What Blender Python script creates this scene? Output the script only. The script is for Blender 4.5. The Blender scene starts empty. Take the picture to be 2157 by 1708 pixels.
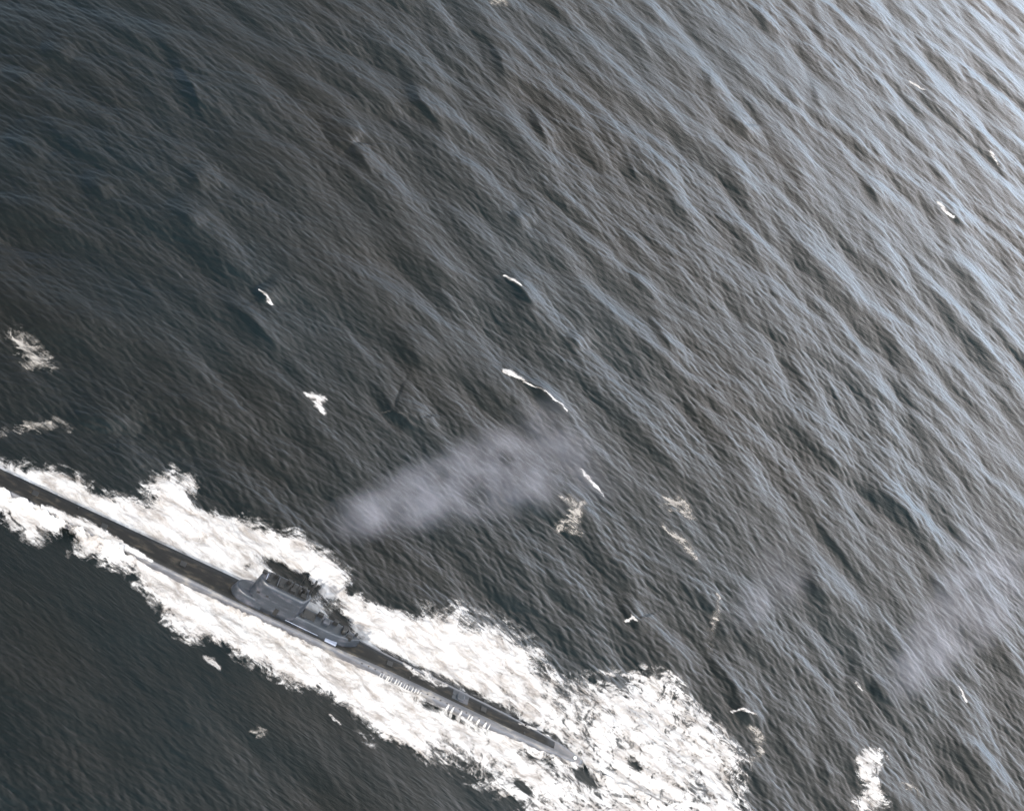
import bpy, math, random
import numpy as np
from mathutils import Vector, Matrix

# ------------------------------------------------------------------ camera
H = 211.0                                   # height of the aircraft over the sea, metres
ROLL, DEP, HFOV = math.radians(36), math.radians(38), math.radians(34)
PW, PH = 2157.0, 1708.0                     # units in which picture points are given below
FPX = PW/2/math.tan(HFOV/2)
F_ = np.array([0, math.cos(DEP), -math.sin(DEP)])
r0 = np.array([1.0, 0, 0]); u0 = np.array([0, math.sin(DEP), math.cos(DEP)])
R_ = math.cos(ROLL)*r0+math.sin(ROLL)*u0
U_ = -math.sin(ROLL)*r0+math.cos(ROLL)*u0
sc = bpy.context.scene
C = sc.collection
cd = bpy.data.cameras.new('camera'); cam = bpy.data.objects.new('camera', cd); C.objects.link(cam)
cd.sensor_fit = 'HORIZONTAL'; cd.angle = HFOV; cd.clip_start = 1; cd.clip_end = 60000
m = Matrix.Identity(4)
for i in range(3):
    m[i][0] = R_[i]; m[i][1] = U_[i]; m[i][2] = -F_[i]
m[2][3] = H
cam.matrix_world = m
sc.camera = cam

# ------------------------------------------------------------------ light
SUN_EL = math.radians(34)
SUN_AZ = math.radians(196)                  # compass style: 0 = +Y, clockwise; the sun stands behind the camera
world = bpy.data.worlds.new('World'); sc.world = world; world.use_nodes = True
nt = world.node_tree; nt.nodes.clear()
def nd(nt, t, **k):
    n = nt.nodes.new(t)
    for a, b in k.items():
        if a.startswith('i_'):
            key = a[2:]; n.inputs[int(key) if key.isdigit() else key.replace('_', ' ')].default_value = b
        else: setattr(n, a, b)
    return n
sky = nd(nt, 'ShaderNodeTexSky', sky_type='NISHITA', sun_disc=False, sun_elevation=SUN_EL, sun_rotation=SUN_AZ, altitude=200, air_density=1.0, dust_density=2.5, ozone_density=1.0)
bg = nd(nt, 'ShaderNodeBackground'); bg.inputs[1].default_value = 0.14
out = nd(nt, 'ShaderNodeOutputWorld')
tc = nd(nt, 'ShaderNodeTexCoord')
mp = nd(nt, 'ShaderNodeMapping'); mp.inputs['Scale'].default_value = (1, 1, 2.2)
cn = nd(nt, 'ShaderNodeTexNoise', i_Scale=1.7, i_Detail=6.0, i_Roughness=0.55)
cr = nd(nt, 'ShaderNodeMapRange', interpolation_type='SMOOTHSTEP'); cr.inputs[1].default_value = 0.18; cr.inputs[2].default_value = 0.44
sep = nd(nt, 'ShaderNodeSeparateXYZ')
mx = nd(nt, 'ShaderNodeMix', data_type='RGBA')
cc = nd(nt, 'ShaderNodeValToRGB')                      # unseen cloud bank toned for sea reflections: blue white low down, warm grey above
CLOUD = ((.0, (8.0, 12.0, 16.4)), (.14, (9.0, 11.6, 14.6)), (.24, (10.2, 10.8, 12.4)), (.35, (10.9, 10.0, 9.8)), (.48, (10.2, 8.7, 7.7)), (.63, (7.2, 6.9, 6.8)), (.86, (2.3, 3.2, 3.6)))
ce = cc.color_ramp.elements
ce[0].position, ce[0].color = CLOUD[0][0], CLOUD[0][1]+(1,)
ce[1].position, ce[1].color = CLOUD[-1][0], CLOUD[-1][1]+(1,)
for p_, c_ in CLOUD[1:-1]:
    e_ = ce.new(p_); e_.color = c_+(1,)
L = nt.links.new
L(tc.outputs['Generated'], mp.inputs[0]); L(mp.outputs[0], cn.inputs[0]); L(tc.outputs['Generated'], sep.inputs[0])
ad = nd(nt, 'ShaderNodeMath', operation='MULTIPLY_ADD'); ad.inputs[1].default_value = 0.50   # more cloud to the right hand side
L(sep.outputs[0], ad.inputs[0]); L(cn.outputs[0], ad.inputs[2]); L(ad.outputs[0], cr.inputs[0])
lowc = nd(nt, 'ShaderNodeMapRange', interpolation_type='SMOOTHSTEP'); lowc.inputs[1].default_value = 1.15; lowc.inputs[2].default_value = .80   # bank thins out overhead
L(sep.outputs[2], lowc.inputs[0]); L(sep.outputs[2], cc.inputs[0]); 
azr = nd(nt, 'ShaderNodeMapRange', interpolation_type='SMOOTHSTEP')       # made-up brightness ramp: sea reflections dimmer on the left, brighter on the right
for i_, v_ in ((1, -.32), (2, .32), (3, .15), (4, 1.36)): azr.inputs[i_].default_value = v_
L(sep.outputs[0], azr.inputs[0])
cv = nd(nt, 'ShaderNodeVectorMath', operation='SCALE'); L(cc.outputs[0], cv.inputs[0]); L(azr.outputs[0], cv.inputs['Scale']); L(cv.outputs[0], mx.inputs['B'])
cm = nd(nt, 'ShaderNodeMath', operation='MULTIPLY'); L(cr.outputs[0], cm.inputs[0]); L(lowc.outputs[0], cm.inputs[1])
L(cm.outputs[0], mx.inputs['Factor']); L(sky.outputs[0], mx.inputs['A']); L(mx.outputs['Result'], bg.inputs[0]); L(bg.outputs[0], out.inputs[0])

sd = bpy.data.lights.new('sun', 'SUN'); sd.energy = 2.6; sd.angle = math.radians(0.5); sd.color = (1.0, 0.95, 0.88)
sun = bpy.data.objects.new('sun', sd); C.objects.link(sun)
sdir = Vector((math.sin(SUN_AZ)*math.cos(SUN_EL), math.cos(SUN_AZ)*math.cos(SUN_EL), math.sin(SUN_EL)))
sun.rotation_euler = sdir.to_track_quat('Z', 'Y').to_euler()
sun.location = (0, 0, 600)
sc.view_settings.view_transform = 'Standard'; sc.view_settings.look = 'None'; sc.view_settings.exposure = 1.45; sc.view_settings.gamma = 1

# ------------------------------------------------------------------ helpers
def at(px, py, z=0.0):
    """the point at height z seen at picture point (px, py)"""
    v = R_*(px-PW/2)-U_*(py-PH/2)+F_*FPX
    t = (z-H)/v[2]
    return np.array([v[0]*t, v[1]*t])
def pts(l, z=0.0): return np.array([at(x, y, z) for x, y in l])
def tag(o, label=None, cat=None, group=None, kind=None):
    if label: o['label'] = label
    if cat: o['category'] = cat
    if group: o['group'] = group
    if kind: o['kind'] = kind
    return o
def sstep(a, b, x):
    t = np.clip((x-a)/(b-a), 0, 1); return t*t*(3-2*t)
def mesh_np(name, co, quads, smooth=True):
    me = bpy.data.meshes.new(name)
    n = len(quads)
    me.vertices.add(len(co)); me.vertices.foreach_set('co', np.ascontiguousarray(co, dtype=np.float32).ravel())
    me.loops.add(n*4); me.loops.foreach_set('vertex_index', np.ascontiguousarray(quads, dtype=np.int32).ravel())
    me.polygons.add(n); me.polygons.foreach_set('loop_start', np.arange(0, n*4, 4, dtype=np.int32))
    me.polygons.foreach_set('loop_total', np.full(n, 4, dtype=np.int32))
    me.polygons.foreach_set('use_smooth', np.full(n, smooth, dtype=bool))
    me.update(calc_edges=True); me.validate()
    return me
def link(name, me, mat=None, parent=None):
    o = bpy.data.objects.new(name, me); C.objects.link(o)
    if mat: me.materials.append(mat)
    if parent: o.parent = parent
    return o
def dist_poly(P, poly, closed):
    """distance of points P to a polyline, index parameter and side"""
    best = np.full(len(P), 1e9); par = np.zeros(len(P)); side = np.zeros(len(P))
    n = len(poly); acc = 0.0
    for i in range(n if closed else n-1):
        a, b = poly[i], poly[(i+1) % n]
        ab = b-a; l = np.hypot(*ab)
        t = np.clip(((P-a)@ab)/(l*l+1e-9), 0, 1)
        q = P-(a+t[:, None]*ab); d = np.hypot(q[:, 0], q[:, 1])
        k = d < best
        best[k] = d[k]; par[k] = acc+t[k]*l; side[k] = (ab[0]*q[k, 1]-ab[1]*q[k, 0])/(l+1e-9)
        acc += l
    return best, par, side, acc
def inside(P, poly):
    c = np.zeros(len(P), bool); n = len(poly)
    for i in range(n):
        a, b = poly[i], poly[(i+1) % n]
        k = (a[1] > P[:, 1]) != (b[1] > P[:, 1])
        xx = (b[0]-a[0])*(P[:, 1]-a[1])/(b[1]-a[1]+1e-12)+a[0]
        c ^= k & (P[:, 0] < xx)
    return c
def vnoise(P, scale, seed, octv=4, rough=0.5):
    """plain value noise on points, -1..1"""
    rg = np.random.RandomState(seed); G = 256; tot = np.zeros(len(P)); amp = 1.0; s = 0.0; f = scale
    for o in range(octv):
        g = rg.rand(G, G)*2-1; off = rg.rand(2)*100
        q = P*f+off; i = np.floor(q).astype(int); t = q-i; t = t*t*(3-2*t)
        x0, y0 = i[:, 0] % G, i[:, 1] % G; x1, y1 = (x0+1) % G, (y0+1) % G
        tot += amp*((g[x0, y0]*(1-t[:, 0])+g[x1, y0]*t[:, 0])*(1-t[:, 1])+(g[x0, y1]*(1-t[:, 0])+g[x1, y1]*t[:, 0])*t[:, 1])
        s += amp; amp *= rough; f *= 2.03
    return tot/s

# ------------------------------------------------------------------ the sea state
YAW = math.radians(13.54)
AX = np.array([math.cos(YAW), math.sin(YAW)]); AY = np.array([-AX[1], AX[0]])
ORG = at(671, 1361)+AY*1.7                      # a point on the submarine's centre line, at the water
def to_sub(P): d = P-ORG; return d@AX, d@AY
S_K = [-78, -76.5, -73, -60, -30, -16, 0, 11, 22, 34, 43, 47, 50]
W_K = [0.12, .75, 1.35, 2.0, 2.6, 2.85, 2.55, 2.4, 2.4, 2.25, 1.65, 1.2, 0.5]   # half beam at the water line
def halfbeam(s): return np.interp(s, S_K, W_K)

NF, LF = 2048, 560.0
def fft_field(az, seed, hs, lam, n_spread):
    rg = np.random.RandomState(seed)
    k1 = np.fft.fftfreq(NF, LF/NF)*2*np.pi
    kx, ky = np.meshgrid(k1, k1, indexing='ij'); k = np.hypot(kx, ky); k[0, 0] = 1
    kp = 2*np.pi/lam
    tr = az-np.pi/2                              # waves run square to their crests, towards the camera
    c = (kx*math.cos(tr)+ky*math.sin(tr))/k
    sp = np.where(c > 0, np.abs(c)**n_spread, 0.0)+0.04*np.abs(c)**2
    n2 = np.where(k > 1.2, np.abs(c)**3.2, 0.0)
    sp = np.where(k > 1.2, 0.55*sp+0.45*n2, sp)
    S = k**-4.0*np.exp(-1.0*(kp/k)**2)*sp*(1+0.9*sstep(0.6, 3.0, k))
    S *= (1-.72*np.exp(-(np.log(k/1.6)/.6)**2))*(1+1.5*sstep(2.2, 6, k))
    S *= 1+1.6*np.exp(-(np.log(k/(kp*1.05))/.38)**2)
    S *= np.exp(-(k/11.0)**4); S[0, 0] = 0
    A = np.sqrt(S)*(rg.randn(NF, NF)+1j*rg.randn(NF, NF))
    h = np.fft.ifft2(A).real; sc_ = hs/4/h.std()
    dx = np.fft.ifft2(1j*kx/k*A).real; dy = np.fft.ifft2(1j*ky/k*A).real
    return [(a*sc_).astype(np.float32) for a in (h, dx, dy)]
FLD = [(math.radians(a), fft_field(math.radians(a), 11+i, 1.0, 27.0, 6.0)) for i, a in enumerate((16, -8, -30))]
def samp(f, P):
    q = P*(NF/LF); i = np.floor(q).astype(np.int64); t = (q-i).astype(np.float32)
    x0 = i[:, 0] % NF; y0 = i[:, 1] % NF; x1 = (x0+1) % NF; y1 = (y0+1) % NF
    a, b = t[:, 0], t[:, 1]
    return (f[x0, y0]*(1-a)+f[x1, y0]*a)*(1-b)+(f[x0, y1]*(1-a)+f[x1, y1]*a)*b

# single steep crests that can be made out in the photograph: picture points, height
S0 = 1/1.5407/1.7803                              # zoomed crops -> picture units
def zc(l, ox, oy, s=S0): return [(x*s+ox/1.7803, y*s+oy/1.7803) for x, y in l]
S1 = 1/1.2738/1.7803
CR = [
 (zc([(230,270),(330,310),(420,360)],0,0), .7), (zc([(1000,290),(1060,430),(1130,560),(1200,720)],0,0), 1.0),
 (zc([(1880,800),(2030,830),(2100,940),(2157,1010)],0,0), 1.1), (zc([(1060,960),(1120,1010),(1190,1110)],0,0), .8),
 (zc([(950,1190),(1060,1250),(1160,1330)],0,0), .7), (zc([(480,1000),(560,1080),(620,1160)],0,0), .7),
 (zc([(20,380),(120,470),(220,520)],0,0), .8), (zc([(0,780),(120,850),(260,930)],0,0), .9),
 (zc([(200,400),(270,600),(370,700),(470,890)],1400,0), 1.1), (zc([(880,580),(930,650),(980,770),(1060,860)],1400,0), 1.0),
 (zc([(640,180),(720,330),(800,540)],1400,0), .8), (zc([(1450,870),(1540,1060),(1560,1130)],1400,0), .8),
 (zc([(1880,390),(1930,440),(1960,560)],1400,0), .6), (zc([(2050,690),(2120,720),(2180,800)],1400,0), .9),
 (zc([(780,1230),(830,1270),(900,1330)],1400,0), .7), (zc([(1420,430),(1510,490),(1620,590),(1740,720)],2440,0), .9),
 (zc([(1640,1160),(1690,1210),(1760,1270),(1850,1350)],2440,0), 1.0), (zc([(1950,870),(2020,980),(2100,1060)],2440,0), .7),
 (zc([(1200,1020),(1290,1120),(1340,1220)],2440,0), .8), (zc([(940,450),(970,590),(1050,680)],2440,0), .7),
 (zc([(1270,310),(1380,420),(1480,490),(1570,590),(1660,680)],0,900), 1.2), (zc([(1470,270),(1530,320),(1570,380)],0,900), .9),
 (zc([(400,1035),(560,1030),(700,1045),(820,1110)],0,900), 1.0), (zc([(730,200),(830,280),(890,360),(940,440)],1400,900), 1.3),
 (zc([(720,755),(790,775),(860,820),(960,880),(1050,960),(1110,1000),(1190,1080)],1400,900), 1.5),
 (zc([(40,990),(110,985),(190,1030),(240,1120)],1400,900), 1.1), (zc([(1440,150),(1540,250),(1680,370)],1400,900), .8),
 (zc([(1100,540),(1150,590),(1200,640)],1400,900), .8), (zc([(1600,420),(1700,600),(1730,700)],1400,900), .7),
 (zc([(1280,20),(1400,180),(1520,290),(1560,360),(1640,470),(1670,580)],2200,1700,S1), .75),
 (zc([(1020,320),(1100,330),(1200,440),(1300,580),(1390,690)],2200,1700,S1), .75), (zc([(1050,570),(1090,650),(1100,700)],2200,1700,S1), .7),
 (zc([(1240,1080),(1290,1110),(1330,1150)],2200,1700,S1), .7), (zc([(1370,1050),(1410,1150),(1425,1200)],2200,1700,S1), .8),
 (zc([(670,1232),(740,1230),(800,1258),(860,1300)],2200,1700,S1), 1.3), (zc([(180,795),(230,790),(275,860)],2200,1700,S1), .8),
 (zc([(580,950),(650,1050),(720,1140),(790,1210)],2200,1700,S1), .8), (zc([(1080,1480),(1150,1530),(1185,1600)],2200,1700,S1), .8),
 (zc([(1640,560),(1700,640),(1790,760)],2200,1700,S1), .7), (zc([(100,520),(220,640),(320,790)],1400,900), .8),
]
CREST = [(pts(l), a) for l, a in CR]
def crests(P):
    z = np.zeros(len(P))
    for poly, amp in CREST:
        lo, hi = poly.min(0)-14, poly.max(0)+16
        k = np.where((P[:, 0] > lo[0]) & (P[:, 0] < hi[0]) & (P[:, 1] > lo[1]) & (P[:, 1] < hi[1]))[0]
        if not len(k): continue
        Q = P[k]
        Q = Q+0.55*np.stack([vnoise(Q, .25, 5, 3), vnoise(Q, .25, 6, 3)], 1)
        d, par, side, tot = dist_poly(Q, poly, False)
        taper = np.sin(np.pi*np.clip(par/tot, 0, 1))**1.3
        mid = np.clip(taper, 0, 1)
        up = (poly[-1]-poly[0]); sgn = 1.0 if up[0] > 0 else -1.0
        sd_ = side*sgn                            # + = far side
        prof = np.where(sd_ > 0, np.exp(-(d/5.5)**1.3), np.exp(-(d/1.6)**1.5)-0.18*np.exp(-((d-5.0)/2.8)**2))
        end = np.exp(-(np.maximum(0, d-np.abs(side))/1.2)**2)
        z[k] += amp*.62*prof*mid*end
    return z
def sea(P):
    """resting points P of the water surface -> displaced points (N,3)"""
    P = np.asarray(P, float)
    r = np.hypot(P[:, 0], P[:, 1]); an = np.degrees(np.arctan2(P[:, 0], P[:, 1]))
    fade = sstep(900, 800, r)*sstep(-67, -63, an)*sstep(54, 50, an)*sstep(70, 95, r)
    o = np.zeros((len(P), 3)); o[:, :2] = P
    loc = np.radians(11-44*P[:, 0]/H-14*P[:, 1]/H)
    ws = []
    for az, f in FLD: ws.append(np.exp(-((loc-az)/math.radians(15))**2)+1e-6)
    ws[0] = np.where(loc > FLD[0][0], 1.0, ws[0]); ws[2] = np.where(loc < FLD[2][0], 1.0, ws[2])
    nrm = np.sqrt(sum(w*w for w in ws))
    gust = 1+0.55*vnoise(np.stack([P@AX/60., P@AY/24.], 1), 1.0, 3, 3)
    s, t = to_sub(P); hb = halfbeam(s)
    dd = np.hypot(np.maximum(0, np.abs(t)-hb), np.maximum(0, np.maximum(-78-s, s-50)))
    damp = 0.10+0.90*sstep(0.5, 16, dd)
    calm = 1-0.62*sstep(70, 10, dd)               # water to the near side of the boat is smoother
    calm = np.where(t < 0, calm, 1.0)
    a = fade*gust*damp*calm
    for w, (az, f) in zip(ws, FLD):
        w = w/nrm*a
        o[:, 2] += w*samp(f[0], P); o[:, 0] -= 0.70*w*samp(f[1], P); o[:, 1] -= 0.70*w*samp(f[2], P)
    o[:, 2] += crests(P)*fade*damp
    return o

# ------------------------------------------------------------------ materials
def new_mat(name):
    mt = bpy.data.materials.new(name); mt.use_nodes = True
    n = mt.node_tree; b = n.nodes['Principled BSDF']
    return mt, n, b
def water_mat():
    mt, n, b = new_mat('sea_water'); l = n.links.new
    b.inputs['Roughness'].default_value = 0.28; b.inputs['IOR'].default_value = 1.333
    tc = nd(n, 'ShaderNodeTexCoord')
    big = nd(n, 'ShaderNodeTexNoise', i_Scale=0.018, i_Detail=4.0)
    l(tc.outputs['Object'], big.inputs[0])
    rp = nd(n, 'ShaderNodeValToRGB'); l(big.outputs[0], rp.inputs[0])
    rp.color_ramp.elements[0].position = .35; rp.color_ramp.elements[0].color = (.0014, .0044, .0052, 1)
    rp.color_ramp.elements[1].position = .65; rp.color_ramp.elements[1].color = (.0032, .0036, .0026, 1)
    l(rp.outputs[0], b.inputs['Base Color'])
    mp = nd(n, 'ShaderNodeMapping'); mp.inputs['Rotation'].default_value = (0, 0, math.radians(14)); mp.inputs['Scale'].default_value = (.40, 2.1, 1)
    l(tc.outputs['Object'], mp.inputs[0])
    n1 = nd(n, 'ShaderNodeTexNoise', i_Scale=1.0, i_Detail=6.0, i_Roughness=.68, i_Distortion=.5); l(mp.outputs[0], n1.inputs[0])
    bp = nd(n, 'ShaderNodeBump'); bp.inputs['Strength'].default_value = .55; bp.inputs['Distance'].default_value = .2
    l(n1.outputs[0], bp.inputs['Height']); l(bp.outputs[0], b.inputs['Normal'])
    return mt
def foam_mat(name='sea_foam', old=False):
    mt, n, b = new_mat(name); l = n.links.new
    tc = nd(n, 'ShaderNodeTexCoord'); at_ = nd(n, 'ShaderNodeAttribute', attribute_name='foam_density')
    la = nd(n, 'ShaderNodeAttribute', attribute_name='lace')
    def M(op, a, c, d=None):
        x = nd(n, 'ShaderNodeMath', operation=op)
        for i, v in enumerate((a, c, d)):
            if v is None: continue
            if isinstance(v, (int, float)): x.inputs[i].default_value = v
            else: l(v, x.inputs[i])
        return x.outputs[0]
    # streaks drawn out along the drift
    mp = nd(n, 'ShaderNodeMapping'); mp.inputs['Rotation'].default_value = (0, 0, math.radians(-27)); mp.inputs['Scale'].default_value = (.32, 1.35, 1)
    l(tc.outputs['Object'], mp.inputs[0])
    st = nd(n, 'ShaderNodeTexNoise', i_Scale=.85, i_Detail=6.0, i_Roughness=.62, i_Distortion=.8); l(mp.outputs[0], st.inputs[0])
    cl = nd(n, 'ShaderNodeTexNoise', i_Scale=.40, i_Detail=9.0, i_Roughness=.68, i_Distortion=.5)
    mc = nd(n, 'ShaderNodeMapping'); mc.inputs['Rotation'].default_value = (0, 0, math.radians(-20)); mc.inputs['Scale'].default_value = (.55, 1.25, 1); l(tc.outputs['Object'], mc.inputs[0]); l(mc.outputs[0], cl.inputs[0])
    fi = nd(n, 'ShaderNodeTexNoise', i_Scale=2.2, i_Detail=6.0, i_Roughness=.7, i_Distortion=.3); l(tc.outputs['Object'], fi.inputs[0])
    # lace: thin walls between open cells, pulled about by a slow noise
    wn = nd(n, 'ShaderNodeTexNoise', i_Scale=.16, i_Detail=3.0); l(tc.outputs['Object'], wn.inputs[0])
    wv = nd(n, 'ShaderNodeVectorMath', operation='MULTIPLY_ADD'); wv.inputs[1].default_value = (9, 9, 0); l(wn.outputs['Color'], wv.inputs[0]); l(tc.outputs['Object'], wv.inputs[2])
    vo = nd(n, 'ShaderNodeTexVoronoi', feature='DISTANCE_TO_EDGE', i_Scale=.42); l(wv.outputs[0], vo.inputs['Vector'])
    vo2 = nd(n, 'ShaderNodeTexVoronoi', feature='DISTANCE_TO_EDGE', i_Scale=1.15); l(wv.outputs[0], vo2.inputs['Vector'])
    wall = M('SUBTRACT', .34, M('MULTIPLY', vo.outputs[0], 1.15)); wall2 = M('SUBTRACT', .18, M('MULTIPLY', vo2.outputs[0], .8))
    lace = M('MULTIPLY', M('ADD', wall, wall2), la.outputs['Fac'])
    v = M('ADD', at_.outputs['Fac'], M('MULTIPLY', M('SUBTRACT', st.outputs[0], .5), 1.35))
    v = M('ADD', v, M('MULTIPLY', M('SUBTRACT', cl.outputs[0], .5), 1.25))
    v = M('ADD', v, M('MULTIPLY', M('SUBTRACT', fi.outputs[0], .5), .75))
    v = M('ADD', v, lace)
    # slow swirls of thicker and thinner foam in the churned wake
    w1 = nd(n, 'ShaderNodeTexNoise', i_Scale=.07, i_Detail=2.0); l(tc.outputs['Object'], w1.inputs[0])
    w2 = nd(n, 'ShaderNodeVectorMath', operation='MULTIPLY_ADD'); w2.inputs[1].default_value = (34, 34, 0); l(w1.outputs['Color'], w2.inputs[0]); l(tc.outputs['Object'], w2.inputs[2])
    w3 = nd(n, 'ShaderNodeTexNoise', i_Scale=.22, i_Detail=5.0, i_Roughness=.55, i_Distortion=1.5); l(w2.outputs[0], w3.inputs[0])
    v = M('ADD', v, M('MULTIPLY', M('MULTIPLY', M('SUBTRACT', w3.outputs[0], .5), 3.3), la.outputs['Fac']))
    mr = nd(n, 'ShaderNodeMapRange', interpolation_type='SMOOTHSTEP'); mr.inputs[1].default_value = .34; mr.inputs[2].default_value = 1.25
    l(v, mr.inputs[0])
    al = M('MULTIPLY', mr.outputs[0], M('MINIMUM', M('MULTIPLY', at_.outputs['Fac'], 4.0), 1.0))
    l(al, b.inputs['Alpha'])
    rp = nd(n, 'ShaderNodeValToRGB'); l(cl.outputs[0], rp.inputs[0])
    rp.color_ramp.elements[0].position = .36; rp.color_ramp.elements[0].color = (.20, .182, .168, 1)
    rp.color_ramp.elements[1].position = .60; rp.color_ramp.elements[1].color = (.445, .438, .432, 1)
    l(rp.outputs[0], b.inputs['Base Color'])
    if old:
        rp.color_ramp.elements[0].color = (.12, .113, .103, 1); rp.color_ramp.elements[1].color = (.27, .252, .232, 1)
    b.inputs['Roughness'].default_value = .9; b.inputs['Specular IOR Level'].default_value = .15
    hs = M('ADD', M('MULTIPLY', cl.outputs[0], 1.0), M('MULTIPLY', fi.outputs[0], .45))
    bp = nd(n, 'ShaderNodeBump'); bp.inputs['Strength'].default_value = .45; bp.inputs['Distance'].default_value = .9
    l(hs, bp.inputs['Height']); l(bp.outputs[0], b.inputs['Normal'])
    return mt
def paint_mat(name, col, rough, wear, var=.35):
    mt, n, b = new_mat(name); l = n.links.new
    tc = nd(n, 'ShaderNodeTexCoord')
    mp = nd(n, 'ShaderNodeMapping'); mp.inputs['Scale'].default_value = (.35, 1.2, 1.2); l(tc.outputs['Object'], mp.inputs[0])
    a = nd(n, 'ShaderNodeTexNoise', i_Scale=.9, i_Detail=8.0, i_Roughness=.65); l(mp.outputs[0], a.inputs[0])
    rp = nd(n, 'ShaderNodeValToRGB'); l(a.outputs[0], rp.inputs[0])
    rp.color_ramp.elements[0].position = .32; rp.color_ramp.elements[0].color = tuple(c*(1-var) for c in col)+(1,)
    rp.color_ramp.elements[1].position = .70; rp.color_ramp.elements[1].color = tuple(wear)+(1,)
    e = rp.color_ramp.elements.new(.52); e.color = tuple(col)+(1,)
    l(rp.outputs[0], b.inputs['Base Color']); b.inputs['Roughness'].default_value = rough
    s = nd(n, 'ShaderNodeTexNoise', i_Scale=6.0, i_Detail=3.0); l(tc.outputs['Object'], s.inputs[0])
    bp = nd(n, 'ShaderNodeBump'); bp.inputs['Strength'].default_value = .25; bp.inputs['Distance'].default_value = .05; l(s.outputs[0], bp.inputs['Height']); l(bp.outputs[0], b.inputs['Normal'])
    return mt
M_WATER = water_mat(); M_FOAM = foam_mat(); M_OLD = foam_mat('spent_foam', True)
M_HULL = paint_mat('wet_grey_hull_paint', (.060, .060, .066), .34, (.15, .138, .122))
M_DECK = paint_mat('dark_deck_paint', (.0085, .0085, .008), .6, (.040, .034, .026))
M_SAIL = paint_mat('blue_grey_sail_paint', (.018, .022, .028), .42, (.062, .060, .070))
M_DECK.node_tree.nodes['Principled BSDF'].inputs['Specular IOR Level'].default_value = .18
M_DARK = paint_mat('black_metal', (.006, .006, .006), .5, (.01, .01, .01))
M_GLINT = paint_mat('glint_white', (.62, .68, .66), .2, (.75, .78, .76), .1)  # white for the glint painted at the stern tip
M_PALE = paint_mat('pale_blue_paint', (.20, .225, .29), .4, (.28, .30, .35))

# ------------------------------------------------------------------ sea sheet
def build_sea():
    dth = 0.00122
    nd_ = int(math.radians(117)/dth)
    an = np.concatenate([np.linspace(-math.radians(65), math.radians(52), nd_), np.linspace(math.radians(52), 2*math.pi-math.radians(65), 42)[1:-1]])
    rr = [4.0, 30, 55, 75, 88]; r = 96.0
    while r < 905: rr.append(r); r *= 1+dth
    while r < 40000: rr.append(r); r *= 1.35
    rr = np.array(rr); na, nr = len(an), len(rr)
    Rg, Ag = np.meshgrid(rr, an, indexing='ij')
    P = np.stack([Rg*np.sin(Ag), Rg*np.cos(Ag)], -1).reshape(-1, 2)
    co = np.zeros((len(P), 3)); co[:, :2] = P
    k = (P[:, 1] > 0) & (Rg.ravel() < 920) & (Ag.ravel() < math.radians(56)) & (Ag.ravel() > -math.radians(69))
    co[k] = sea(P[k])
    i = np.arange(nr-1)[:, None]; j = np.arange(na)[None, :]; j2 = (j+1) % na
    q = np.stack([i*na+j+0*i, i*na+j2+0*i, (i+1)*na+j2, (i+1)*na+j], -1).reshape(-1, 4)
    q = q[:, ::-1]
    o = link('sea', mesh_np('sea', co, q), M_WATER)
    return tag(o, 'dark choppy sea with long wind streaked waves', 'sea', kind='structure')
SEA = build_sea()

# ------------------------------------------------------------------ foam sheets
def foam_sheet(name, lo, hi, res, dens, lift=.05, lump=.0, frame=False):
    """a lumpy sheet of foam riding on the water; dens(P) -> density, lace"""
    x = np.arange(lo[0], hi[0], res); y = np.arange(lo[1], hi[1], res)
    X, Y = np.meshgrid(x, y, indexing='ij'); P = np.stack([X.ravel(), Y.ravel()], 1)
    if frame: P = ORG+P[:, :1]*AX+P[:, 1:]*AY
    d, la = dens(P)
    keep = d > .02
    nx, ny = len(x), len(y)
    K = keep.reshape(nx, ny); f = K[:-1, :-1] | K[1:, :-1] | K[:-1, 1:] | K[1:, 1:]
    i, j = np.where(f)
    q = np.stack([i*ny+j, (i+1)*ny+j, (i+1)*ny+j+1, i*ny+j+1], 1)
    used = np.unique(q); mp = np.full(nx*ny, -1); mp[used] = np.arange(len(used))
    P = P[used]; d = d[used]; la = la[used]
    co = sea(P)
    if lump:
        b = vnoise(P, .35, 21, 4, .6)
        co[:, 2] += lump*np.clip(d, 0, 1)*(0.6+b)
    co[:, 2] += lift
    if frame:                                     # foam heaped up against the hull side
        s, t = to_sub(P); hb = halfbeam(s)
        cl = np.interp(s, [-75, -36, -31, -19, -15, -3, 2, 12, 36, 49], [1.9, 1.75, .25, .2, .75, .7, .2, .25, .35, .5])
        cl = np.where(t > 0, cl*.35, cl)
        k = np.exp(-((np.abs(t)-hb-.1)/.75)**2)
        co[:, 2] += cl*k*np.clip(.75+.9*vnoise(P, .9, 61, 3, .6), 0, 1.5)
    org = np.array([P[:, 0].mean(), P[:, 1].mean(), 0.0])
    me = mesh_np(name, co-org, mp[q])
    for nm, v in (('foam_density', d), ('lace', la)):
        at_ = me.attributes.new(nm, 'FLOAT', 'POINT'); at_.data.foreach_set('value', v.astype(np.float32))
    o = link(name, me, M_FOAM); o.location = org
    return o
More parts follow.
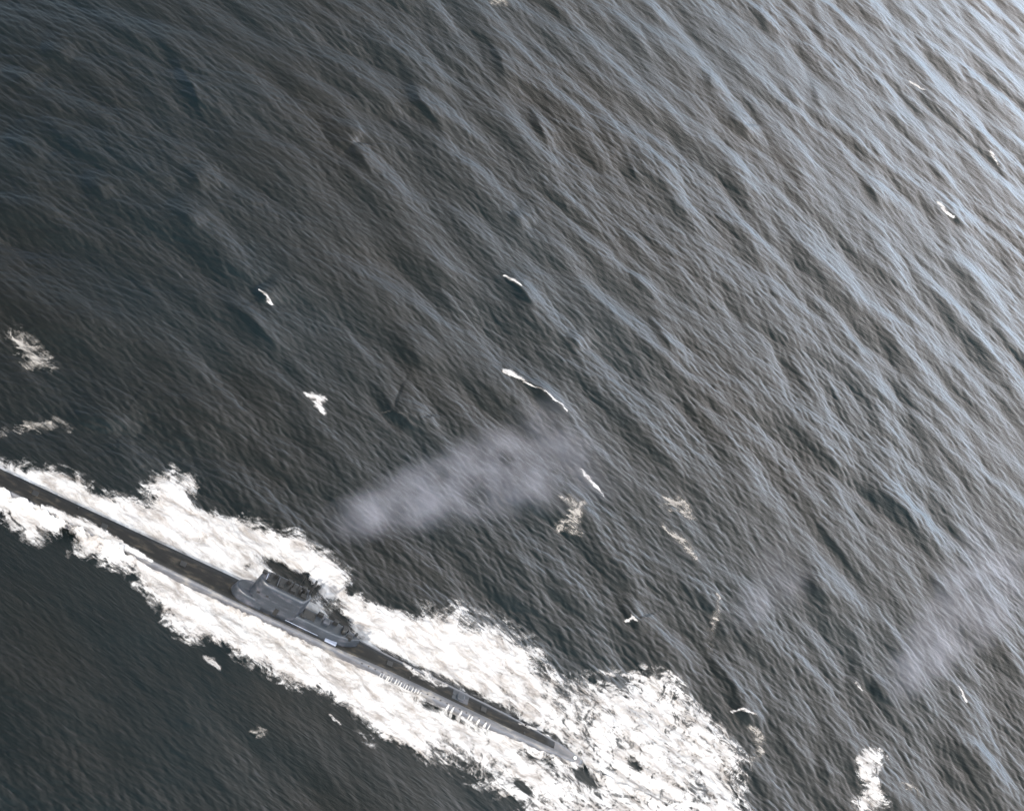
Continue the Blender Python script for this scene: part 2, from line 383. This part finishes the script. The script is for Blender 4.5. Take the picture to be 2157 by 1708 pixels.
WAKE = [(-330,835),(-250,850),(-170,885),(-60,950),(0,973),(60,983),(130,993),(190,1026),(250,1046),(308,1062),(304,1035),(318,1008),(348,992),(375,987),(400,999),(418,1015),(402,1040),(420,1063),(470,1083),(520,1093),(560,1113),(600,1126),(630,1128),(660,1150),(690,1168),(735,1205),(755,1250),(800,1278),(850,1275),(900,1288),(960,1272),(1020,1282),(1080,1302),(1130,1342),(1160,1390),(1200,1408),(1260,1402),(1330,1388),(1362,1360),(1400,1352),(1440,1372),(1480,1412),(1500,1450),(1535,1500),(1570,1560),(1604,1610),(1592,1650),(1610,1708),(1640,1800),(1640,1900),(1330,1900),(1180,1780),(1080,1706),(1040,1668),(980,1632),(920,1592),(880,1600),(830,1583),(780,1558),(745,1518),(738,1498),(700,1478),(640,1448),(600,1438),(560,1408),(520,1388),(480,1368),(440,1348),(400,1355),(370,1330),(340,1290),(310,1250),(276,1217),(245,1192),(221,1182),(182,1180),(152,1166),(132,1130),(104,1128),(65,1141),(38,1118),(0,1088),(-60,1062),(-150,1015),(-260,950),(-345,880)]
# holes and thin places: x, y, long radius, short radius, angle in the picture, depth
THIN_SHADOW = [(1103,1658,30,9,38,1.2),(1150,1605,26,14,30,.55),(1122,1592,14,8,20,.5),(1308,1440,24,18,50,.55),(1440,1420,50,60,40,.42),(1385,1375,40,26,10,.4),(1490,1480,60,22,55,.38),
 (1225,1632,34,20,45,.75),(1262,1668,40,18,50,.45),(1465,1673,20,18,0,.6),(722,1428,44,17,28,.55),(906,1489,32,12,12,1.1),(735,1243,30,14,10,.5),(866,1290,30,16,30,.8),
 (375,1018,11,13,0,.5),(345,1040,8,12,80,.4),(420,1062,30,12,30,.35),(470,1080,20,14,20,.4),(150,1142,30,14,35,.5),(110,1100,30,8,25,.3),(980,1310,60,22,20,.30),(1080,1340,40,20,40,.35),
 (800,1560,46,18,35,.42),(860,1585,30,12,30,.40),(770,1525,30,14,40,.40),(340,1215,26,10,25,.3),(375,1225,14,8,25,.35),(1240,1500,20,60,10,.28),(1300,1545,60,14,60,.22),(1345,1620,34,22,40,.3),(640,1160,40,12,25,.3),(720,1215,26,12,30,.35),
 (577,1192,52,17,26,1.5),(520,1196,12,12,0,1.0),(618,1222,36,22,30,1.4),(645,1245,34,26,30,1.4),(700,1285,40,26,28,1.3),(722,1312,30,14,25,1.2),(652,1204,24,7,-40,1.1),(672,1236,26,6,-30,.7),(706,1262,26,8,15,.7),(830,1265,30,14,20,.6)]  # this row draws the cast shadow of sail and mast as foam holes
WK = pts(WAKE)
def q4(l): return [((1300+x/2.157)/1.7803, (2350+y/2.157)/1.7803) for x, y in l]
def sx(px, py): return float(to_sub(at(px, py, .8)[None])[0][0])
RUN = [sx(*q4([p_])[0]) for p_ in ((270, 400), (590, 540), (820, 655), (1170, 790))]
TH = []
for x, y, a, b, an, dp in THIN_SHADOW:
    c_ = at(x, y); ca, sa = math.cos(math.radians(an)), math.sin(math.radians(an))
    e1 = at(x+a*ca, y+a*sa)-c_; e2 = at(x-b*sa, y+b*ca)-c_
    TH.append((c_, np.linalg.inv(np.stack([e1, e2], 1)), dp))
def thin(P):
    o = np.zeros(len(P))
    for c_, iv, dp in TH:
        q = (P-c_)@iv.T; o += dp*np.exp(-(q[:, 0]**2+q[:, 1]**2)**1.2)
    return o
def wake_density(P):
    Q = P+np.stack([vnoise(P, .22, 31, 4, .6), vnoise(P, .22, 32, 4, .6)], 1)*1.3
    ins = inside(Q, WK); d, _, _, _ = dist_poly(Q, WK, True)
    sd = np.where(ins, d, -d)
    s, t = to_sub(P)
    soft = np.where(s > 22, 4.6, 2.4)
    soft = soft+1.2*np.clip(vnoise(P, .08, 33, 2), 0, 1)
    den = np.clip(.46+sd/soft*.62, 0, 1.5)
    hb = halfbeam(s)
    hull_shadow = sstep(3.0, 1.3, t-hb)*sstep(-4, 3, s)*sstep(50, 42, s)*(t > 0)       # hull's cast shadow put in as a foam-free band along the after hull
    hull_shadow *= .78+.5*vnoise(P, .2, 41, 3)
    den -= thin(P)+hull_shadow*1.0
    den += .30*sstep(30, -10, s)*sstep(0, 3, sd)
    for a_, b_, k_ in ((RUN[0], RUN[1], .5), (RUN[2], RUN[3], .8)):             # water held open where the hull drains
        den -= k_*sstep(a_-.8, a_+.4, s)*sstep(b_+.8, b_-.4, s)*sstep(-hb-1.9, -hb-1.0, t)*(t < 0)
    inh = (np.abs(t) < hb-.9) & (s > -78) & (s < 49.5)
    den = np.where(inh, 0, den)
    lace = .25+.95*sstep(16, 45, s)*(.6+.6*vnoise(P, .05, 35, 2))
    lace = np.where(sd < 2.5, np.maximum(lace, .6), lace)
    # spent foam well astern is marbled
    den = den-.50*sstep(14, 50, s)*(1+.5*vnoise(P, .06, 71, 3))
    return np.clip(den, 0, 1.8), lace
lo = np.array([-88., -26]); hi = np.array([100., 30])
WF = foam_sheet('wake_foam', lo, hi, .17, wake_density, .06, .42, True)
tag(WF, 'bright white foam spread along both sides of the submarine and behind it', 'foam', kind='stuff')

def stroke(name, line, wid, dens, lace, label, cat, group=None, lift=.05, zref=0.0, ragged=.75, lump=.12):
    """foam laid along a crest line given in picture points"""
    ln = pts(line, zref)
    ws = np.array(wid if isinstance(wid, (list, tuple)) else [wid]*len(ln), float)
    cum = np.concatenate([[0], np.cumsum(np.hypot(*np.diff(ln, axis=0).T))])
    def dn(P):
        Q = P+np.stack([vnoise(P, .45, 51, 4, .6), vnoise(P, .45, 52, 4, .6)], 1)*ragged
        d, par, side, tot = dist_poly(Q, ln, False)
        w = np.interp(par, cum, ws)
        v = np.clip(dens*(1.25-d/np.maximum(w, .05)), 0, dens)
        return v, np.full(len(P), lace)
    pad = ws.max()*1.6+1
    o = foam_sheet(name, ln.min(0)-pad, ln.max(0)+pad, .16 if ws.max() < 3 else .25, dn, lift, lump)
    if dens < .66: o.data.materials[0] = M_OLD
    return tag(o, label, cat, group)
W = 'whitecaps scattered over the open sea'
def Z(l, ox, oy, s=S0): return zc(l, ox, oy, s)
for line, wid, de, la, lab in (
 (Z([(1500,478),(1535,495),(1580,522)],2440,0), [1.0,1.3,.5], .95, .1, 'small white breaking crest highest up at the right of the sea'),
 (Z([(1662,1185),(1690,1222),(1740,1258)],2440,0), [1.4,1.4,.6], 1.0, .1, 'white kinked breaking crest on the right edge of the open sea'),
 (Z([(1962,880),(1975,905),(2000,950)],2440,0), [1.0,.9,.4], .85, .1, 'faint short fleck of foam between two brighter crests at the right edge'),
 (Z([(755,212),(800,245),(838,280)],1400,900), [.3,.75,.5], 1.1, .0, 'bright straight white crest in the middle of the sea, above a longer one'),
 (Z([(745,768),(790,778),(850,815),(900,852),(960,882),(1000,905),(1050,955),(1085,975),(1115,998)],1400,900), [.75,1.0,.6,.25,.2,.28,.2,.42,.35], 1.0, .0, 'long thin white crest with a bright blunt head, above the spray veil'),
 (Z([(1490,290),(1530,318),(1558,362)],0,900), [.22,.36,.5], 1.0, .0, 'small hooked white crest alone on the dark left water'),
 (Z([(1780,900),(1840,915),(1830,960),(1860,995)],0,900), [.8,1.0,.9,.8], .72, .5, 'small broken pinkish cluster of foam left of the middle'),
 (Z([(45,987),(110,985),(190,1030),(235,1075)],1400,900), [.25,.22,.32,.2], .62, .0, 'thin curved pale crest line left of the spray veil'),
 (Z([(110,560),(180,640),(230,690),(150,730)],0,900), [2.2,2.4,2.6,1.2], .48, .9, 'lacy pale foam remnant near the left edge of the dark water'),
 (Z([(20,1110),(200,1080),(330,1050),(400,1090)],0,900), [1.0,1.1,.9,.7], .46, .6, 'brownish broken foam strip at the left edge above the hull'),
 (Z([(1820,400),(1880,470),(1945,545)],1000,1500), [.6,.85,.4], .72, .3, 'slanting pale pink foam streak at the right end of the spray veil'),
 (Z([(1700,580),(1790,600),(1780,680),(1700,720),(1800,770)],1000,1500), [1.0,1.6,1.5,1.7,1.0], .52, .9, 'lacy curl of foam below the right end of the spray veil'),
 (Z([(380,240),(460,240),(490,300)],2200,1700,S1), [1.8,2.0,1.2], .46, 1.0, 'lacy grey foam ring right of the spray veil'),
 (Z([(370,355),(470,430),(520,500)],2200,1700,S1), [.9,1.3,1.0], .56, .8, 'pale tan foam tail trailing below a lacy ring'),
 (Z([(620,680),(625,760),(600,860),(600,930)],2200,1700,S1), [.6,.8,.9,.7], .50, .5, 'upright pale foam streak just right of the white wake top'),
 (Z([(180,800),(205,788),(235,802)],2200,1700,S1), [.25,.45,.25], .95, .0, 'tiny white hooked crest above the white wake'),
 (Z([(1288,1098),(1310,1130)],2200,1700,S1), [.4,.5], .72, .2, 'small pale fleck of foam in the lower right water, left of a wisp of spray'),
 (Z([(1770,1110),(1790,1140),(1805,1180)],2200,1700,S1), [.5,.7,.5], .85, .2, 'short white fleck below the pale wisp of spray'),
 (Z([(690,1235),(740,1230),(800,1255)],2200,1700,S1), [.28,.28,.35], .95, .0, 'crisp white lip of a dark wave beside the wake edge'),
 (Z([(780,1310),(820,1340),(830,1400),(800,1470)],2200,1700,S1), [.9,1.3,1.0,.8], .62, .6, 'ragged pinkish foam patch below the crisp white lip'),
 (Z([(1330,1690),(1370,1650),(1360,1600),(1320,1540),(1390,1440),(1300,1480)],2200,1700,S1), [2.6,2.8,2.2,1.8,1.6,1.4], .74, .7, 'large mottled foam patch at the bottom right edge'),
 (Z([(1480,1590),(1560,1600),(1600,1640)],2200,1700,S1), [.8,.8,.6], .48, .8, 'faint lacy streak right of the large mottled patch'),
 (Z([(1195,410),(1230,430),(1275,465)],0,2200), [.5,.6,.5], .74, .3, 'pale fleck of foam off the near side of the hull, ahead of amidships'),
 (Z([(1900,745),(1930,775),(1975,800)],0,2200), [.3,.42,.25], .85, .1, 'thin white arc on the dark water below the wake'),
 (Z([(1450,830),(1500,820),(1545,840),(1480,865)],0,2200), [.5,.5,.5,.4], .50, .5, 'dim pale smudge of foam in the dark lower water'),
 (Z([(690,20),(740,0),(760,30)],1400,0), [1.6,1.6,1.2], .66, .3, 'pale foam fleck cut by the top edge of the view'),
 (Z([(2030,900),(1960,860)],0,900), [.5,.5], .4, .6, None),
):
    if lab: stroke('whitecap', line, [v*1.25 for v in wid], (de+.10 if de > .8 else de+.12 if de > .7 else de-.02), la, lab, 'whitecap', W)
# ------------------------------------------------------------------ submarine
sub = bpy.data.objects.new('submarine', None); C.objects.link(sub)
sub.location = (ORG[0], ORG[1], 0); sub.rotation_euler = (0, 0, YAW)
tag(sub, 'long grey submarine running at the surface in its own white foam', 'submarine')
def loft(name, rings, mat, parent=sub, caps=True, smooth=True, closed=True):
    n = len(rings[0]); co = np.concatenate([np.array(r) for r in rings]).tolist(); fa = []
    for i in range(len(rings)-1):
        for j in range(n if closed else n-1):
            k = (j+1) % n
            fa.append((i*n+j, i*n+k, (i+1)*n+k, (i+1)*n+j))
    if caps:
        fa.append(tuple(range(n))[::-1]); fa.append(tuple(range((len(rings)-1)*n, len(rings)*n)))
    me = bpy.data.meshes.new(name); me.from_pydata(co, [], fa)
    import bmesh
    b = bmesh.new(); b.from_mesh(me); bmesh.ops.recalc_face_normals(b, faces=b.faces); b.to_mesh(me); b.free()
    for p in me.polygons: p.use_smooth = smooth and len(p.vertices) == 4
    return link(name, me, mat, parent)
def deck_z(s): return np.interp(s, [-78, -60, -20, 0, 20, 40, 46, 50], [.9, 1.5, 1.75, 1.75, 1.7, 1.5, 1.25, .6])
# share of the beam taken by the flat casing
def flat(s): return np.interp(s, [-78, -60, -10, 4, 12, 40, 50], [.8, .80, .78, .72, .56, .50, .4])
ss = np.concatenate([np.linspace(-78, -60, 10), np.linspace(-58, 40, 50), np.linspace(41, 50, 14)])
rings = []
for s in ss:
    w, zt, f = halfbeam(s), deck_z(s), flat(s)
    yy = []
    a = np.linspace(0, math.pi/2, 9)
    e = np.interp(s, [0, 14], [.42, .85])       # forward: slab sides; aft: a rounded back
    prof = [(w+.15, -2.6), (w+.1, -1.0)]+[(f*w*.97+(w-f*w*.97)*np.cos(q)**(2*e if e < .5 else e), -.1+(zt+.08)*np.sin(q)**(1.0)) for q in a]
    prof = [(y_, z_) for y_, z_ in prof]
    ring = [(s, -y_, z_) for y_, z_ in prof]+[(s, y_, z_) for y_, z_ in prof[::-1]]
    rings.append(ring)
loft('hull', rings, M_HULL)
# deck casing: dark, slightly cambered, proud of the hull
rings = []
for s in np.linspace(-77, 44, 70):
    w, zt, f = halfbeam(s), deck_z(s), flat(s)
    h = w*f
    rings.append([(s, -h, zt-.12), (s, -h+.06, zt+.06), (s, -h*.5, zt+.13), (s, 0, zt+.16), (s, h*.5, zt+.13), (s, h-.06, zt+.06), (s, h, zt-.12)])
loft('deck_casing', rings, M_DECK)
def sail_rings(x0, x1, w, z0, z1, rake=0.0, taper=.86, nose=.5, tail=.5, top_round=.35):
    """streamlined plan lifted from z0 to z1"""
    def plan(k, x0, x1, w):
        p = []
        L_ = x1-x0; n = 18
        for i in range(n+1):
            u = i/n; p.append((u, 1))
        for i in range(n+1):
            u = 1-i/n; p.append((u, -1))
        o = []
        for u, sgn in p:
            c = 0.5-0.5*math.cos(math.pi*u)
            if c < nose: hw = math.sqrt(max(0, 1-((nose-c)/nose)**2))
            elif c > 1-tail: hw = max(0.0, 1-((c-(1-tail))/tail)**2.2)
            else: hw = 1
            o.append((x0+L_*c, sgn*w*max(hw, .02)))
        return o
    R = []
    for q in (0, .2, .5, .8, .92, .975, 1.0):
        z = z0+(z1-z0)*q
        sh = 1-(1-taper)*q
        edge = 1.0 if q < .9 else {.92: .985, .975: .93, 1.0: .80}[q]
        xa = x0+rake*q+(1-edge)*1.2; xb = x1-(1-edge)*1.2
        R.append([(x, y, z) for x, y in plan(0, xa, xb, w*sh*edge)])
    return R
sail = loft('sail', sail_rings(-14.8, -5.2, 1.85, 1.7, 7.9, .5, .92, .24, .14), M_SAIL)
loft('sail_fairing', sail_rings(-7.5, 5.6, 1.70, 1.72, 3.9, .1, .80, .10, .42), M_SAIL)
loft('sail_step', sail_rings(-17.4, -10.5, 1.95, 1.7, 3.7, .5, .88, .42, .2), M_SAIL)
def box(name, c, d, mat, parent=sub, bev=.06):
    import bmesh
    b = bmesh.new(); bmesh.ops.create_cube(b, size=1); bmesh.ops.scale(b, vec=d, verts=b.verts)
    bmesh.ops.bevel(b, geom=b.edges[:], offset=min(bev, min(d)*.3), segments=2, affect='EDGES', profile=.5)
    bmesh.ops.translate(b, vec=c, verts=b.verts)
    me = bpy.data.meshes.new(name); b.to_mesh(me); b.free()
    return link(name, me, mat, parent)
def tube(name, c, r, h, mat, parent=sub, n=14, r2=None, tilt=(0, 0)):
    rg = []
    for q in (0, .04, .96, 1.0):
        rr_ = (r+(r2-r)*q if r2 is not None else r)*(.82 if q in (0, 1.0) else 1)
        rg.append([(c[0]+tilt[0]*q+rr_*math.cos(2*math.pi*i/n), c[1]+tilt[1]*q+rr_*math.sin(2*math.pi*i/n), c[2]+h*q) for i in range(n)])
    return loft(name, rg, mat, parent)
# bridge cockpit rim and windscreen on the sail, masts behind it
box('bridge_cockpit', (-12.3, 0, 6.93), (1.7, 1.15, .10), M_DARK, sail)
box('windscreen', (-13.25, 0, 7.08), (.12, 1.3, .42), M_PALE, sail)
tube('periscope', (-8.9, .15, 6.7), .16, 2.2, M_DARK, sail, r2=.10)
tube('radio_mast', (-7.4, -.2, 6.6), .22, 1.5, M_DARK, sail, r2=.18)
tube('snorkel_mast', (-6.4, .2, 6.4), .26, .9, M_DARK, sail)
for x in (-13.4, -11.8): box('side_window', (x, -1.76, 5.6), (.5, .05, .35), M_DARK, sail, .02)
box('sail_door', (-9.2, -1.825, 3.1), (.75, .06, 1.7), M_DARK, sail, .02)
# fairing details: handrail, pale cover
tube_r = []
def rail(x0, x1, y, z, nm):
    rg = []
    for x in np.linspace(x0, x1, 8):
        rg.append([(x, y+.05*math.cos(2*math.pi*i/8), z+.05*math.sin(2*math.pi*i/8)) for i in range(8)])
    r_ = loft(nm, rg, M_PALE)
    for x in np.linspace(x0+.1, x1-.1, 6): tube('rail_post', (x, y, z-.75), .025, .75, M_SAIL, r_, 8)
rail(-7.2, -1.2, -1.95, 2.6, 'hand_rail')
box('bridge_platform', (-9.6, 0, 7.13), (6.6, 2.3, .16), M_DARK, sail)
box('aft_bulwark', (-6.1, 0, 7.35), (.18, 1.9, .62), M_SAIL, sail)
box('bridge_bulwark', (-11.3, 0, 7.3), (.16, 2.0, .55), M_SAIL, sail)
tube('radar_mast', (-5.9, .35, 6.8), .20, 3.4, M_DARK, sail, r2=.14)
box('radar_head', (-5.9, .35, 10.2), (.35, 1.3, .35), M_DARK, sail)
tube('whip_aerial', (-7.9, .7, 6.8), .06, 4.2, M_DARK, sail, 8, r2=.03)
for x_, y_, h_, d_ in ((-13.9, .55, .55, .5), (-12.9, -.7, .4, .45), (-11.9, .75, .8, .4), (-10.6, -.8, .5, .5), (-9.6, .7, .95, .45), (-8.6, -.6, .7, .6), (-7.0, .55, 1.1, .5), (-6.6, -.65, .55, .7)):
    box('bridge_locker', (x_, y_, 7.08+h_/2), (d_*1.5, d_, h_), M_DARK, sail, .05)
for x_, y_, h_, d_ in ((-2.2, .9, .8, .6), (.6, .75, 1.0, .5), (2.6, .6, .7, .7), (-4.9, -.9, .5, .5), (3.6, -.55, .5, .6)):
    box('deck_locker', (x_, y_, 3.6+h_/2), (d_*1.6, d_, h_+.5), M_DARK, sub, .06)
box('missile_hatch', (-3.9, 0, 3.95), (2.2, 1.7, .16), M_DARK, sub)
box('winch_housing', (-.9, .1, 4.15), (1.1, 1.0, .7), M_SAIL, sub, .15)
tube('vent_trunk', (2.4, -.2, 3.4), .42, 1.5, M_DARK, sub)
box('deck_cover', (1.2, -1.62, 2.35), (2.1, .95, .30), M_PALE, sub, .1)
tube('mast_stump', (4.6, .5, 2.2), .30, 2.3, M_DARK, sub, r2=.22)
tube('snorkel_exhaust', (3.2, .3, 2.6), .35, 1.2, M_DARK, sub)
for x in (-68, -52, -40, -26, 12, 30): box('deck_hatch', (x, 0, deck_z(x)+.2), (1.0, 1.0, .12), M_DARK, sub)
hc = tube('rescue_hatch', (25.5, .25, deck_z(25.5)+.1), .75, .28, M_SAIL, sub, 24)
box('hatch_seat', (25.5, .2, deck_z(25.5)+.1), (3.0, 1.9, .14), M_SAIL, sub, .05)
for x in (-64, -45, 16, 38):
    for y in (-.55, .55): tube('bollard', (x, y*halfbeam(x)*.8, deck_z(x)+.1), .13, .42, M_DARK, sub, 10)
for ch in sail.children:
    if ch.name.split('.')[0] not in ('side_window', 'sail_door'): ch.location.z += .8
# white stub standing in for the sun's glint on the wet stern
tube('stern_glint', (48.4, -.1, deck_z(48.4)-.1), .34, .35, M_GLINT, sub, 16, r2=.22)
# flooding holes along the casing side
lim = []
import bmesh
def limber(x0, x1, n):
    for x in np.linspace(x0, x1, n):
        w, zt, f = halfbeam(x), deck_z(x), flat(x)
        q = .95; e = np.interp(x, [0, 14], [.42, .85])
        y = f*w*.97+(w-f*w*.97)*math.cos(q)**(2*e if e < .5 else e); z = -.1+(zt+.08)*math.sin(q)
        box('limber_hole', (x, -y, z), (.26, .10, .2), M_DARK, sub, .03)
limber(7.6, 31, 20)

# ------------------------------------------------------------------ water on the boat
def wash(line, wid, de, z, lab):
    o = stroke('foam_wash', line, wid, de, .6, lab, 'foam', 'foam washing over the deck', z, z, .35, .03)
def q4(l): return [((1300+x/2.157)/1.7803, (2350+y/2.157)/1.7803) for x, y in l]
def q5(l): return [((1700+x/3.595)/1.7803, (2500+y/3.595)/1.7803) for x, y in l]
wash([(92,1069),(117,1078),(182,1106),(216,1126),(268,1154),(318,1181)], [.7,.95,1.0,1.05,.9,.45], 1.25, 1.85, 'thick white foam heaped over the near side of the foredeck')
wash(q4([(470,300),(540,370),(640,390),(720,450),(800,470)]), [.5,.8,1.2,1.0,.6], .78, 1.95, 'ragged yellowish foam tongue lying across the deck behind the sail')
wash(q5([(900,770),(1010,800),(1120,830)]), [.3,.5,.35], .85, 1.7, 'short pinkish foam tongue on the after deck')
wash(q5([(1210,900),(1290,930)]), [.25,.3], .85, 1.6, 'smallest foam fleck on the deck nearest the stern tip')
M_STREAM = new_mat('running_white_water')[0]
sb = M_STREAM.node_tree.nodes['Principled BSDF']
sn = nd(M_STREAM.node_tree, 'ShaderNodeTexNoise', i_Scale=3.0, i_Detail=4.0); sr = nd(M_STREAM.node_tree, 'ShaderNodeValToRGB')
sr.color_ramp.elements[0].position = .3; sr.color_ramp.elements[0].color = (.17, .17, .165, 1); sr.color_ramp.elements[1].position = .6; sr.color_ramp.elements[1].color = (.36, .35, .335, 1)
M_STREAM.node_tree.links.new(sn.outputs[0], sr.inputs[0]); M_STREAM.node_tree.links.new(sr.outputs[0], sb.inputs['Base Color']); sb.inputs['Roughness'].default_value = .6
def side_y(x, q):
    w, zt, f = halfbeam(x), deck_z(x), flat(x); e = np.interp(x, [0, 14], [.42, .85])
    return f*w*.97+(w-f*w*.97)*math.cos(q)**(2*e if e < .5 else e), -.1+(zt+.08)*math.sin(q)
rs = random.Random(4)
proto = {}
def stream(x, wd, label, group):
    rg = []
    ln_ = rs.uniform(.9, 1.7)
    for q in (.95, .85, .65, .45, .25, .1, 0, -.3, -.6, -.85, -1):
        y, z = side_y(x, max(q, 0)); u = .95-q
        if q <= 0: z = .22-.05*q*q; y += .12-q*ln_
        w = wd*(.45+.45*u+.10*math.sin(9*q+x*7))*(1 if q > -.8 else .6); bul = .05+.05*u
        n = 6
        rg.append([(x+.10*u+w*math.cos(math.pi*i/n), -(y-.03+bul*math.sin(math.pi*i/n)), z+.03*math.sin(math.pi*i/n)) for i in range(n+1)])
    o = loft('drain_stream', [[(a-x, b, c) for a, b, c in r] for r in rg], M_STREAM, None)
    p = ORG+AX*x; o.location = (p[0], p[1], 0); o.rotation_euler = (0, 0, YAW)
    tag(o, label, 'water stream', group)
def sx(px, py):
    return float(to_sub(at(px, py, .8)[None])[0][0])
xa, xb = RUN[0], RUN[1]
for x in np.linspace(xa, xb, 15): stream(x+rs.uniform(-.16, .16), rs.uniform(.09, .22), 'white runnel draining down the hull side in the closely spaced row behind the sail', 'close row of draining streams')
xa, xb = RUN[2], RUN[3]
for x in np.linspace(xa, xb, 8): stream(x+rs.uniform(-.4, .4), rs.uniform(.12, .36), 'white runnel draining down the hull side in the gappy row nearer the stern', 'gappy row of draining streams')

# ------------------------------------------------------------------ mist
def mist_mat(name, dens, Lx, Wy, Hz, col):
    mt = bpy.data.materials.new(name); mt.use_nodes = True; n = mt.node_tree; n.nodes.clear(); l = n.links.new
    o = nd(n, 'ShaderNodeOutputMaterial'); v = nd(n, 'ShaderNodeVolumePrincipled'); l(v.outputs[0], o.inputs['Volume'])
    v.inputs['Color'].default_value = col; v.inputs['Anisotropy'].default_value = 0.0
    tc = nd(n, 'ShaderNodeTexCoord'); sp = nd(n, 'ShaderNodeSeparateXYZ'); l(tc.outputs['Object'], sp.inputs[0])
    def M(op, a, c=None):
        x = nd(n, 'ShaderNodeMath', operation=op)
        for i, w in enumerate((a, c)):
            if w is None: continue
            if isinstance(w, (int, float)): x.inputs[i].default_value = w
            else: l(w, x.inputs[i])
        return x.outputs[0]
    # the plume widens from its root at x = 0 to its end at x = Lx
    u = M('DIVIDE', sp.outputs[0], Lx)
    wd = M('ADD', M('MULTIPLY', u, .75*Wy), .25*Wy)
    r2 = M('ADD', M('POWER', M('ABSOLUTE', M('DIVIDE', sp.outputs[1], wd)), 2.0), M('POWER', M('ABSOLUTE', M('DIVIDE', sp.outputs[2], Hz)), 2.0))
    core = M('MAXIMUM', M('SUBTRACT', 1.0, r2), 0.0)
    ends = M('MULTIPLY', M('MINIMUM', M('MULTIPLY', u, 6.0), 1.0), M('MINIMUM', M('MULTIPLY', M('SUBTRACT', 1.0, u), 3.0), 1.0))
    ns = nd(n, 'ShaderNodeTexNoise', i_Scale=.13, i_Detail=5.0, i_Roughness=.55); l(tc.outputs['Object'], ns.inputs[0])
    nn = M('MAXIMUM', M('MULTIPLY', M('SUBTRACT', ns.outputs[0], .32), 3.8), 0.0)
    l(M('MULTIPLY', M('MULTIPLY', M('MULTIPLY', core, M('MAXIMUM', ends, 0.0)), nn), dens), v.inputs['Density'])
    return mt
def mist(p0, p1, wpx, hz, dens, label, col=(.84, .83, .93, 1)):
    a, b = at(*p0), at(*p1); d = b-a; Lx = np.hypot(*d); yaw = math.atan2(d[1], d[0])
    c_ = at(p1[0], p1[1]); e = at(p1[0], p1[1]+10); Wy = wpx*np.hypot(*(e-c_))/10
    rg = []
    for u in np.linspace(0, 1, 12):
        w = Wy*(.25+.75*u); n = 20
        rg.append([(Lx*u, w*math.cos(2*math.pi*i/n), max(-.4, hz*math.sin(2*math.pi*i/n)) if math.sin(2*math.pi*i/n) > 0 else -.3*abs(math.sin(2*math.pi*i/n))) for i in range(n)])
    o = loft('spray_mist', rg, mist_mat('spray_mist', dens, Lx, Wy, hz, col), None)
    o.location = (a[0], a[1], .9); o.rotation_euler = (0, 0, yaw)
    return tag(o, label, 'mist')
mist((660, 1130), (1270, 935), 120, 4.5, .048, 'broad mauve grey veil of spray drifting off the water beyond the sail')
mist((1850, 1480), (2160, 1150), 100, 4.5, .030, 'slanting pale wisp of spray over the open sea at the right')
mist((1530, 1330), (1690, 1170), 80, 3, .018, 'faintest mauve patch of spray between the broad veil and the wisp at the right')
